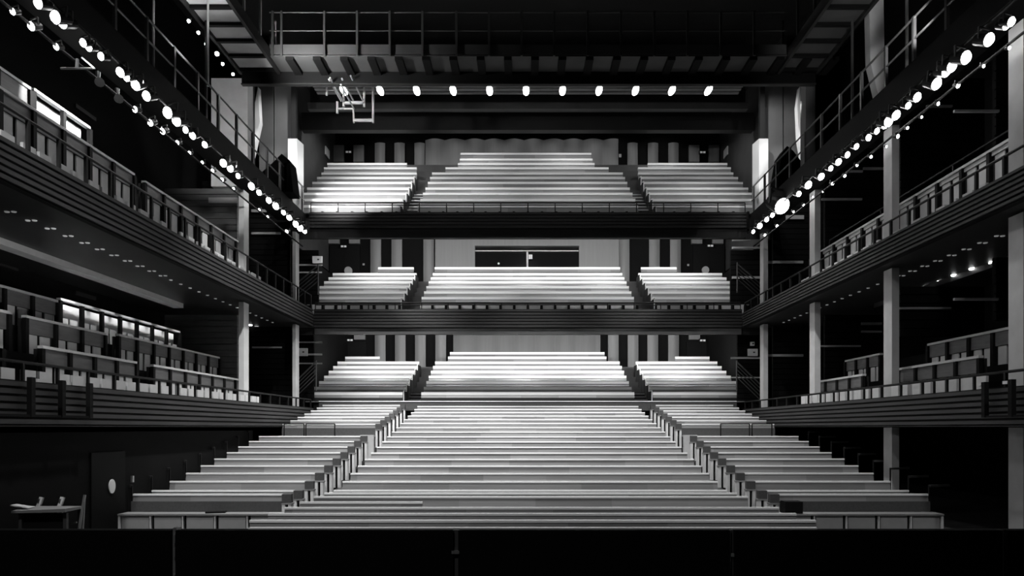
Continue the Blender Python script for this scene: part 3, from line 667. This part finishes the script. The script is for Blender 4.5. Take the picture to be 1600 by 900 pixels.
# ceiling grille and beams over the top balcony
t = thing('ceiling_grille', (CX, 29, 14.8), 'slatted pale ceiling grille behind the row of ceiling lamps', 'ceiling panel')
q = MB()
for k in range(5): q.box(-9.3, mir(-9.3), 29.2 + .32 * k, 29.38 + .32 * k, 14.95, 15.0)
q.build('slat', M['grille'], t)
MB().box(-9.3, mir(-9.3), 29.1, 30.75, 15.06, 15.12).build('backing', M['dark'], t)
tag(MB().box(-9.8, mir(-9.8), 30.8, 31.1, pz(170, 30.8), pz(160, 30.8)).build('ceiling_beam', M['bridge']), 'grey ceiling beam just behind the row of ceiling lamps', 'beam')
tag(MB().box(-9.8, mir(-9.8), 31.2, 31.5, pz(160, 31.2), 17).build('ceiling_beam', M['dark']), 'dark upper ceiling beam behind the row of ceiling lamps', 'beam')
tag(MB().box(-10.8, mir(-10.8), 33, 33.4, pz(203, 33), pz(176, 33)).build('ceiling_beam', M['soffit']), 'deep dark grey ceiling beam above the top balcony', 'beam')

# ------------------------------------------------------------------ lamps
def light(kind, loc, tgt, energy, size=.3, angle=70, blend=.6, parent=None):
    L = bpy.data.lights.new('lamp_light', kind); L.energy = energy
    if kind == 'SPOT': L.spot_size = math.radians(angle); L.spot_blend = blend; L.shadow_soft_size = size
    elif kind == 'AREA': L.shape = 'DISK'; L.size = size
    else: L.shadow_soft_size = size
    o = bpy.data.objects.new('lamp_light', L); COL.objects.link(o)
    w = Vector(loc) + Vector((0, 0, H)); d = (Vector(tgt) - Vector(loc)).normalized()
    o.rotation_mode = 'QUATERNION'; o.rotation_quaternion = d.to_track_quat('-Z', 'Y')
    if parent is not None: o.parent = parent; o.location = w - Vector(parent['_w'])
    else: o.location = w
    return o

def spot_proto(name, size):
    w = bpy.data.meshes
    out = {}
    def mk(n, mb, m):
        me = bpy.data.meshes.new(n); me.from_pydata([p for p in mb.v], [], mb.f); me.materials.append(m); out[n] = me
    s = size
    mk('housing', MB().tube((0, .26 * s, .12 * s), (0, 0, 0), .10 * s, .13 * s, 14), M['blacksteel'])
    mk('lens', MB().tube((0, -.005, -.003), (0, -.04 * s, -.02 * s), .12 * s, .09 * s, 14), M['bulb'])
    mk('yoke', MB().bar((-.15 * s, .1 * s, .05), (-.15 * s, .1 * s, .26 * s), .03).bar((.15 * s, .1 * s, .05), (.15 * s, .1 * s, .26 * s), .03).bar((-.15 * s, .1 * s, .26 * s), (.15 * s, .1 * s, .26 * s), .03), M['steel'])
    return out
big, small = spot_proto('big', 1.0), spot_proto('small', .8)
def spotlight(x, Y, z, proto, rz, tilt, label, group, lens=None, sc=1.0):
    t = thing('spotlight', (x, Y, z), label, 'spotlight', group); t.rotation_euler = (tilt, 0, rz); t.scale = (sc, sc, sc)
    for n, me in proto.items():
        o = bpy.data.objects.new(n, me); COL.objects.link(o); o.parent = t
    return t
lt = [(60,5),(87,27),(98,35),(130,67),(139,74),(158,88),(188,113),(198,121),(212,133),(229,150),(262,176),(276,189),(290,203),(301,212),(320,226),(349,255),(360,263),(372,275),(393,291),(405,301),(420,313),(431,322),(443,332),(452,340),(462,350),(469,356),(476,361)]
ll = [(20,18),(49,41),(88,73),(211,171),(235,192),(254,205),(277,223),(296,239),(316,254),(332,267),(347,281),(365,295),(405,328),(418,339),(448,362)]
rt = [(1580,34),(1572,40),(1545,62),(1509,90),(1487,104),(1478,112),(1463,131),(1433,152),(1419,165),(1400,180),(1388,190),(1383,195),(1370,205),(1357,215),(1338,229),(1324,242),(1310,253),(1298,263),(1283,276),(1263,289),(1248,303),(1222,322),(1218,329),(1207,336),(1198,343),(1187,353),(1177,362)]
rl = [(1577,75),(1537,103),(1497,134),(1466,162),(1440,183),(1418,200),(1403,213),(1385,229),(1361,245),(1339,258),(1320,275),(1301,287),(1286,299),(1270,308),(1256,321),(1240,331),(1214,353),(1195,367)]
for lst, s, X_, low in ((lt, -1, 9.1, 0), (rt, 1, 9.1, 0), (ll, -1, 9.35, 1), (rl, 1, 9.35, 1)):
    xx = sx(s, X_)
    for i, (a, b) in enumerate(lst):
        Y = xx * F / (a - VX); z = pz(b, Y)
        where = ('%s from the near end' % ORD[i]) if i < 25 else ('last but one', 'very last')[i - 25] + ' towards the rear'
        lab = '%s of the %s catwalk, %s' % ('small lit spotlight, lower row' if low else 'bright spotlight, upper row', SIDE[s], where)
        sc = (.62 + .5 * random.random()) * (.72 if low else 1.0)
        if s > 0 and low: sc *= .65
        if (a, b) == (1222, 322): sc = 2.3
        t = spotlight(xx, Y, z, small if low else big, -.35 * s * -1 if s < 0 else .35, random.uniform(-.1, .15), lab, '%s row of spotlights on the %s catwalk' % ('lower' if low else 'upper', SIDE[s]), sc=sc * 1.05)
# the six little lamps under the high left walkway
for i, (a, b) in enumerate(((295, 33), (310, 51), (322, 69), (339, 84), (348, 100), (364, 116))):
    Y = 9.95 * F / (VX - a); spotlight(-9.95, Y, pz(b, Y), small, .2, 0, 'small lamp under the edge of the high left walkway, %s from the top' % ORD[i], 'lamps under the high left walkway', sc=.7 if i == 3 else .5)
# unlit lamps hanging on the left
t = thing('lamp_bar', (px(120, 13), 13, pz(106, 13)), 'pale horizontal lamp bar with a bracket hanging left of the spotlights', 'lamp bar')
MB().tube((px(95, 13), 13, pz(107, 13)), (px(145, 13), 13, pz(107, 13)), .02).build('pipe', M['alu'], t)
MB().bar((px(120, 13), 13, pz(106, 13)), (px(121, 13), 13, pz(92, 13)), .04).bar((px(128, 13), 13, pz(90, 13)), (px(148, 13), 13, pz(107, 13)), .03).build('bracket', M['alu'], t)
for i, (a, b) in enumerate(((153, 122), (183, 148))):
    Y = 9.35 * F / (VX - a); z = pz(b, Y); x_ = px(a, Y)
    t = thing('unlit_spotlight', (x_, Y, z - .12), 'unlit grey spotlight hanging below the left catwalk, %s of the two' % ('nearer' if i == 0 else 'farther'), 'spotlight')
    MB().tube((x_, Y, z - .1), (x_ + .1, Y - .1, z - .14), .07, .1).build('lens_hood', M['alu'], t)
    MB().tube((x_, Y, z + .14), (x_, Y, z - .08), .05, .04).build('body', M['steel'], t)

# row of eleven ceiling lamps
for i in range(11):
    xp = 537 + 57 * i; Y = 27.65; x_ = px(xp, Y); z = 13.62
    t = thing('ceiling_lamp', (x_, Y, z), 'elongated bright ceiling lamp behind the lighting bridge, %s from the left' % ORD[i], 'ceiling lamp', 'row of eleven ceiling lamps')
    q = MB(); n = 16
    ring = [(x_ + .12 * math.cos(2 * math.pi * k / n), Y + .38 * math.sin(2 * math.pi * k / n)) for k in range(n)]
    q.poly([(a, b, z) for a, b in ring] + [(a, b, z + .05) for a, b in ring], [tuple(range(n)), tuple(range(2 * n - 1, n - 1, -1))] + [(k, (k + 1) % n, n + (k + 1) % n, n + k) for k in range(n)])
    q.build('lens', M['bulb'], t)
    MB().box(x_ - .14, x_ + .14, Y - .4, Y + .4, z + .051, z + .16).build('housing', M['dark'], t)
    MB().tube((x_, Y, z + .161), (x_, Y, 14.94), .02).build('stem', M['dark'], t)
    light('SPOT', (x_, Y, z - .05), (x_, 33, 10.5), 70 if i > 3 else 150, .1, 70, .6, parent=t)

# hanging U-shaped lamp bars
t = thing('hanging_pipes', (px(555, 25), 25, 11), 'cluster of pale U-shaped hanging pipes left of the ceiling lamps', 'pipe frame')
Y = 25.5
def pp(pts, Y_, r=.045):
    q = MB()
    for (a, b), (c, d) in zip(pts, pts[1:]): q.tube((px(a, Y_), Y_, pz(b, Y_)), (px(c, Y_), Y_, pz(d, Y_)), r)
    q.build('pipe', M['greyseat'], t)
pp(((537, 140), (537, 167)), Y); pp(((537, 160.5), (569, 160.5)), Y, .06); pp(((569, 120), (569, 167)), Y)
pp(((527, 159), (527, 177)), Y); pp(((528, 170), (552, 170), (553, 192)), Y, .035); pp(((553, 188), (583, 188)), Y, .06); pp(((583, 120), (583, 192)), Y)
pp(((510.5, 130), (510.5, 149)), Y, .04); pp(((511, 141), (521, 141)), Y, .025)
for a, b, L in ((533, 158, 1.6), (537, 160, 1.8), (552, 157, 1.6), (567, 157, 1.8), (553, 170, 1.8)):
    MB().tube((px(a, Y), Y, pz(b, Y)), (px(a, Y), Y - L, pz(b, Y)), .03).build('long_pipe', M['greyseat'], t)
MB().tube((px(536, Y), Y - 1.3, pz(150, Y) + .3), (px(540, Y), Y - .9, pz(150, Y) + .1), .1).build('lamp', M['bulb2'], t)

# soffit downlights of the galleries
for s in (-1, 1):
    n = 0
    for k in range(36):
        Y = 13.2 + .58 * k * (1 if s < 0 else 1)
        if Y > 28.5: break
        for u in ((0, .14) if Y < 20 else (0,)):
            x_ = sx(s, 10.45) + u
            bright = (s > 0 and False)
            t = tag(MB().tube((x_, Y, 4.34), (x_, Y, 4.359), .042, .05, 12).build('downlight', [M['bulb3']]), 'small recessed downlight under the upper %s gallery, part of the long row' % SIDE[s], 'downlight', 'recessed downlights under the upper %s gallery' % SIDE[s])
brt = [(1552, 412), (1520, 422), (1492, 432), (1470, 441), (1448, 449)]
for i, (a, b) in enumerate(brt):
    Y = 4.32 * F / (VY - b); x_ = px(a, Y)
    tag(MB().tube((x_, Y, 4.325), (x_, Y, 4.359), .10 if i == 0 else .07, .1, 14).build('downlight', M['bulb']), '%s lit downlight under the upper right gallery, %s from the right edge' % ('big' if i == 0 else 'bright', ORD[i]), 'downlight')
for i, (a, b) in enumerate(((391, 509), (401, 512), (411, 515.5), (420, 518.5), (429, 522))):
    Y = 4.32 * F / (VY - b); x_ = px(a, Y)
    tag(MB().tube((x_, Y, 4.325), (x_, Y, 4.359), .07, .09, 14).build('downlight', M['bulb2']), 'lit downlight at the far end of the upper left gallery soffit, %s from the left' % ORD[i], 'downlight')

# ------------------------------------------------------------------ stage side: barrier panels, desk, trestle, door
Yq = 6.0; bnd = (-165, 270, 712, 1145, 1571, 2000)
for i in range(5):
    a, b = px(bnd[i] + 4, Yq), px(bnd[i + 1] - 4, Yq)
    t = thing('low_barrier', ((a + b) / 2, Yq, -1.6), 'low black barrier panel across the foreground, %s from the left' % ORD[i], 'barrier', 'black barrier panels in the foreground')
    MB().box(a, b, Yq, Yq + .06, -1.55, -.905).build('panel', M['stage'], t)
    for xx in (a + .1, b - .16): MB().box(xx, xx + .06, Yq + .061, Yq + .35, -1.6, -1.56).build('foot', M['stage'], t)
for i, x in enumerate((271, 711.5, 1145, 1571)):
    w = (3, 6, 2, .7)[i]; a, b = px(x - w, Yq), px(x + w, Yq)
    top = -.885 if i == 0 else -.905
    t = thing('metal_stanchion', (px(x, Yq), Yq + .1, -1.6), 'narrow metal post between the foreground barrier panels, %s from the left' % ORD[i], 'post', 'posts between the barrier panels')
    MB().box(a, b, Yq + .02, Yq + .1, -1.6, top).build('stem', M['railsteel' if i else 'alu'], t)
    zz = {0: (-1.35, -1.12, -1.0), 1: (-1.095,), 2: (-1.12,), 3: ()}[i]
    for z in zz: MB().box(a + (b - a) * (.5 if i == 0 else 0), b, Yq - .005, Yq + .019, z - .015, z + (.06 if i == 0 else .012)).build('fitting', M['alu'], t)
struct('door_7', MB().box(-9.39, -9.36, 14.75, 16.0, -2.4, -.55), M['black'])
bpy.data.objects['door_7']
d_ = [o for o in COL.objects if o.name.startswith('door_7')][0]
q = MB(); n = 24; Yc, Zc = 15.45, -1.33
q.poly([(-9.35, Yc + .12 * math.cos(2*math.pi*k/n), Zc + .16 * math.sin(2*math.pi*k/n)) for k in range(n)] + [(-9.33, Yc + .12 * math.cos(2*math.pi*k/n), Zc + .16 * math.sin(2*math.pi*k/n)) for k in range(n)],
       [tuple(range(n)), tuple(range(2*n-1, n-1, -1))] + [(k, (k+1) % n, n+(k+1) % n, n+k) for k in range(n)])
q.build('porthole', M['white'], d_)
MB().box(-9.35, -9.3, 16.2, 16.26, -1.3, -1.15).build('door_handle', M['alu'], d_)
t = thing('work_table', (-8.7, 12.35, -2.4), 'small dark work table with a pale top at the far left below the gallery', 'table')
MB().poly([(-9.1, 12.1, -1.52), (-8.15, 12.1, -1.50), (-8.2, 12.7, -1.50), (-9.2, 12.7, -1.50), (-9.1, 12.1, -1.48), (-8.15, 12.1, -1.44), (-8.2, 12.7, -1.46), (-9.2, 12.7, -1.46)],
          [(0,3,2,1),(4,5,6,7),(0,1,5,4),(1,2,6,5),(2,3,7,6),(3,0,4,7)]).build('tabletop', M['seatwood'], t)
for a in (-9.05, -8.25):
    for b in (12.2, 12.6): MB().box(a, a + .06, b, b + .06, -2.4, -1.525).build('leg', M['steel'], t)
MB().box(-9.0, -8.25, 12.25, 12.3, -2.2, -1.54).build('front_panel', M['black'], t)
tag(MB().bar((-8.95, 12.4, -1.455), (-9.25, 12.35, -1.40), .2, .02).build('papers', M['seat']), 'loose pale papers lying on the left corner of the work table', 'papers')
for i, xp in enumerate((60, 93)):
    x_ = px(xp, 12.9)
    t = thing('folded_chair', (x_, 12.9, -2.4), 'folded chair with a pale back behind the work table, %s one' % ('left' if i == 0 else 'right'), 'chair')
    MB().bar((x_ - .02, 12.9, -1.55), (x_ + .03, 12.95, -1.32), .07, .04).build('backrest', M['seat'], t)
    MB().bar((x_ - .12, 12.9, -2.4), (x_ + .0, 12.92, -1.35), .03).build('leg', M['steel'], t); MB().bar((x_ + .1, 12.9, -2.4), (x_ + .02, 12.92, -1.45), .03).build('leg', M['steel'], t)
t = thing('easel', (px(120, 12.4), 12.4, -2.4), 'leaning pale metal easel stand to the right of the work table', 'stand')
MB().bar((px(117, 12.4), 12.4, -2.3), (px(127, 12.4), 12.5, pz(774, 12.4)), .035).build('leg', M['alu'], t)
MB().bar((px(122, 12.4), 12.5, -2.3), (px(127, 12.4), 12.5, pz(778, 12.4)), .02).build('leg', M['alu'], t)
MB().bar((px(104, 12.4), 12.4, pz(820, 12.4)), (px(120, 12.4), 12.4, pz(816, 12.4)), .025).build('crossbar', M['alu'], t)
# things left on the ledges
o = MB(); o.bar((px(322, 15.6), 15.6, -1.935), (px(350, 15.6), 15.7, -1.935), .2, .035); tag(o.build('folder', M['black']), 'flat black folder lying on the ledge of the front left seat row', 'folder')
o = MB().box(px(1218, 15.8), px(1245, 15.8), 15.45, 15.75, -1.95, -1.68); tag(o.build('equipment_case', M['black']), 'black equipment case on the ledge at the aisle end of the right side stalls', 'case')
# tall white boards at the gallery backs that catch the spot beams
for i, (s, Xb, y0, y1, z0, z1) in enumerate(((-1, 11.28, 12.3, 15.0, 6.9, 7.55),)):
    tag(MB().box(-11.34, -11.28, 15.35, 17.35, 7.15, 7.58).build('light_board', M['white']), 'white boards between the posts of the upper left gallery, glaring in a spot beam', 'board')
tag(MB().box(-12.44, -12.40, 17.95, 24.1, 2.5, 3.3).build('light_board', M['white']), 'white boards behind the rear bench of the lower left gallery, glowing in patches', 'board')

# ------------------------------------------------------------------ lights of the hall, with unseen fill lamps added among them
for s, e in ((-1, 800), (1, 300)):             # beams from the spotlight catwalks
    for Y in (6, 11, 16, 21):
        light('SPOT', (sx(s, 8.95), Y, 8.1), (CX - s * 1.0, Y + 9.5, -.6), e, .15, 62 if Y < 20 else 46, .9)
for x, e in ((-5.2, 10500), (0.2, 7600), (5.6, 5200)):    # house lights high over the stalls
    light('SPOT', (x, 13.0, 12.0), (x, 14.2, -1), e * .35, .25, 70, .8)
    light('SPOT', (x, 18.3, 12.2), (x, 22.5, -1), e, .25, 74, .8)
    light('SPOT', (x * .85, 24.9, 12.6), (x * 1.1, 26.6, 0), e * .85, .2, 60, .7)
for x in (-7.9, -5.7, -3.4, -1.1, 1.3, 3.7, 6.0, 8.2): light('AREA', (x, 29.8, 8.3), (x, 31.6, 5.6), 27, .25)  # hidden area lamps added to brighten the middle balcony's front rows
for x in (-7.5, -3.8, 0.1, 4.0, 7.8):          # lamps below the balconies
    light('AREA', (x, 32.0, 4.62), (x, 36.4, 3.4), 215, .3)
    light('AREA', (x, 32.2, 9.25), (x, 35.6, 7.6), 105, .3)
for x, e in ((-8, 700), (-3, 500), (2.5, 440), (8, 440)):      # unseen spots added over the top balcony
    light('SPOT', (x, 34.0, 16.7), (x, 35.0, 12), e, .2, 140, .8)
    light('SPOT', (x, 30.0, 14.3), (x, 32.0, 9.4), e * .5, .2, 80, .8)
for x in (-7.6, -5, -2.5, 0.1, 2.7, 5.2, 7.8): light('SPOT', (x, 36.4, 16.9), (x, 39.2, 13.4), 60, .1, 100, .5)  # unseen spots added to brighten the wall behind the top balcony
light('SPOT', (-8.9, 24.5, 11.5), (-7.6, 31.0, 10.4), 3800, .15, 46, .9)
light('SPOT', (-9.9, 15.6, 7.9), (-11.3, 15.9, 7.38), 420, .03, 76, .3)  # this and the next spots are unseen, added close to the white boards
light('SPOT', (-9.9, 16.8, 7.9), (-11.3, 16.85, 7.38), 420, .03, 76, .3)
light('SPOT', (-11.9, 18.1, 4.1), (-12.42, 18.25, 3.0), 170, .04, 50, .5)
for k in range(6): light('SPOT', (-12.0, 18.9 + 1.0 * k, 4.1), (-12.42, 18.9 + 1.0 * k, 3.0), 90, .04, 60, .6)
for s in (-1, 1):
    light('SPOT', (sx(s, 8.9), 4.5, 8.0), (sx(s, 5.5), 15, -2), 1500 if s < 0 else 1000, .2, 50, .9)  # added fill spots without fixtures, lifting the front seats
light('SPOT', (-3.5, 1.5, 6.5), (-2.0, 6, -1.2), 650, .1, 70, .6)  # unseen fill spot added above the camera for the barrier posts
for s in (-1, 1): light('SPOT', (sx(s, 8.9), 19.5, 8.0), (sx(s, 3.4), 30.8, 5.75), 1700 if s < 0 else 1300, .1, 22, .8)
light('SPOT', (-8.6, 17.5, 8.1), (-6.6, 28.2, .6), 5200, .15, 24, .9)
light('SPOT', (8.9, 17.5, 8.1), (6.9, 28.2, .6), 2000, .15, 24, .9)
light('SPOT', (-8.6, 9.5, 8.1), (-7.6, 19, -1), 1800, .15, 44, .9)
for s in (-1, 1):                              # gallery washes, plus unseen spots added for signs, columns and piers
    for Y in (11, 17, 23):
        light('SPOT', (sx(s, 3), Y - 5, 9), (sx(s, 10), Y, 1.5), 200 if s < 0 else 400, .3, 50, .9)
        light('SPOT', (sx(s, 3), Y - 5, 11), (sx(s, 10), Y, 6.5), 160 if s < 0 else 380, .3, 44, .9)
    light('SPOT', (sx(s, 4), 22, 7.5), (sx(s, 9.8), 30.7, 2.5), 420, .1, 24, .5)
    light('SPOT', (sx(s, 4), 22, 10.5), (sx(s, 9.8), 30.7, 6.5), 420, .1, 24, .5)
    light('SPOT', (sx(s, 8.3), 26.2, 13.4), (sx(s, 9.9), 28.9, 11.5), 330, .1, 90, .6)
    light('SPOT', (sx(s, 8.8), 27.4, 9.4), (sx(s, 9.6), 28.6, 11.0), 60, .05, 60, .6)
    light('SPOT', (sx(s, 9.9), 25.6, 12.6), (sx(s, 10.3), 27.6, 11.0), 200, .05, 60, .6)
light('SPOT', (-8.5, 18.5, 9.6), (-9.3, 17.8, 12.5), 900, .2, 110, .9)
light('SPOT', (-8.0, 21.3, 11.0), (-6.6, 23.3, 12.7), 1500, .15, 100, .9)
light('SPOT', (-9.9, 21.8, 9.3), (-11.1, 25.5, 11.0), 420, .1, 80, .6)  # from here on, unseen spots added to brighten piers and baffles
light('SPOT', (-8.0, 19.5, 7.5), (-12.2, 25.4, 3.0), 420, .1, 34, .5)
light('SPOT', (-8.0, 19.5, 7.9), (-11.8, 25.4, 7.4), 420, .1, 34, .5)
light('SPOT', (-8.5, 12.0, 1.5), (-12.2, 17, 4.3), 260, .1, 50, .8)
light('SPOT', (9.1, 15.5, 9.3), (10.7, 20.6, 11.5), 520, .1, 50, .6)

w = bpy.data.worlds.new('world'); C.world = w; w.use_nodes = True
w.node_tree.nodes['Background'].inputs[0].default_value = (1, 1, 1, 1); w.node_tree.nodes['Background'].inputs[1].default_value = .004
# camera
cd = bpy.data.cameras.new('camera'); co = bpy.data.objects.new('camera', cd); COL.objects.link(co); C.camera = co
co.location = (0, 0, H); co.rotation_euler = (math.pi / 2, 0, 0)
cd.sensor_width = 36; cd.lens = 36 * F / 1600; cd.shift_x = (800 - VX) / 1600; cd.shift_y = (VY - 450) / 1600; cd.clip_end = 200
C.view_settings.view_transform = 'Standard'; C.view_settings.look = 'None'; C.view_settings.gamma = 1; C.view_settings.use_curve_mapping = False
C.view_settings.exposure = 0.0
C.cycles.max_bounces = 5; C.cycles.diffuse_bounces = 3
for o in COL.objects:
    if '_w' in o: del o['_w']
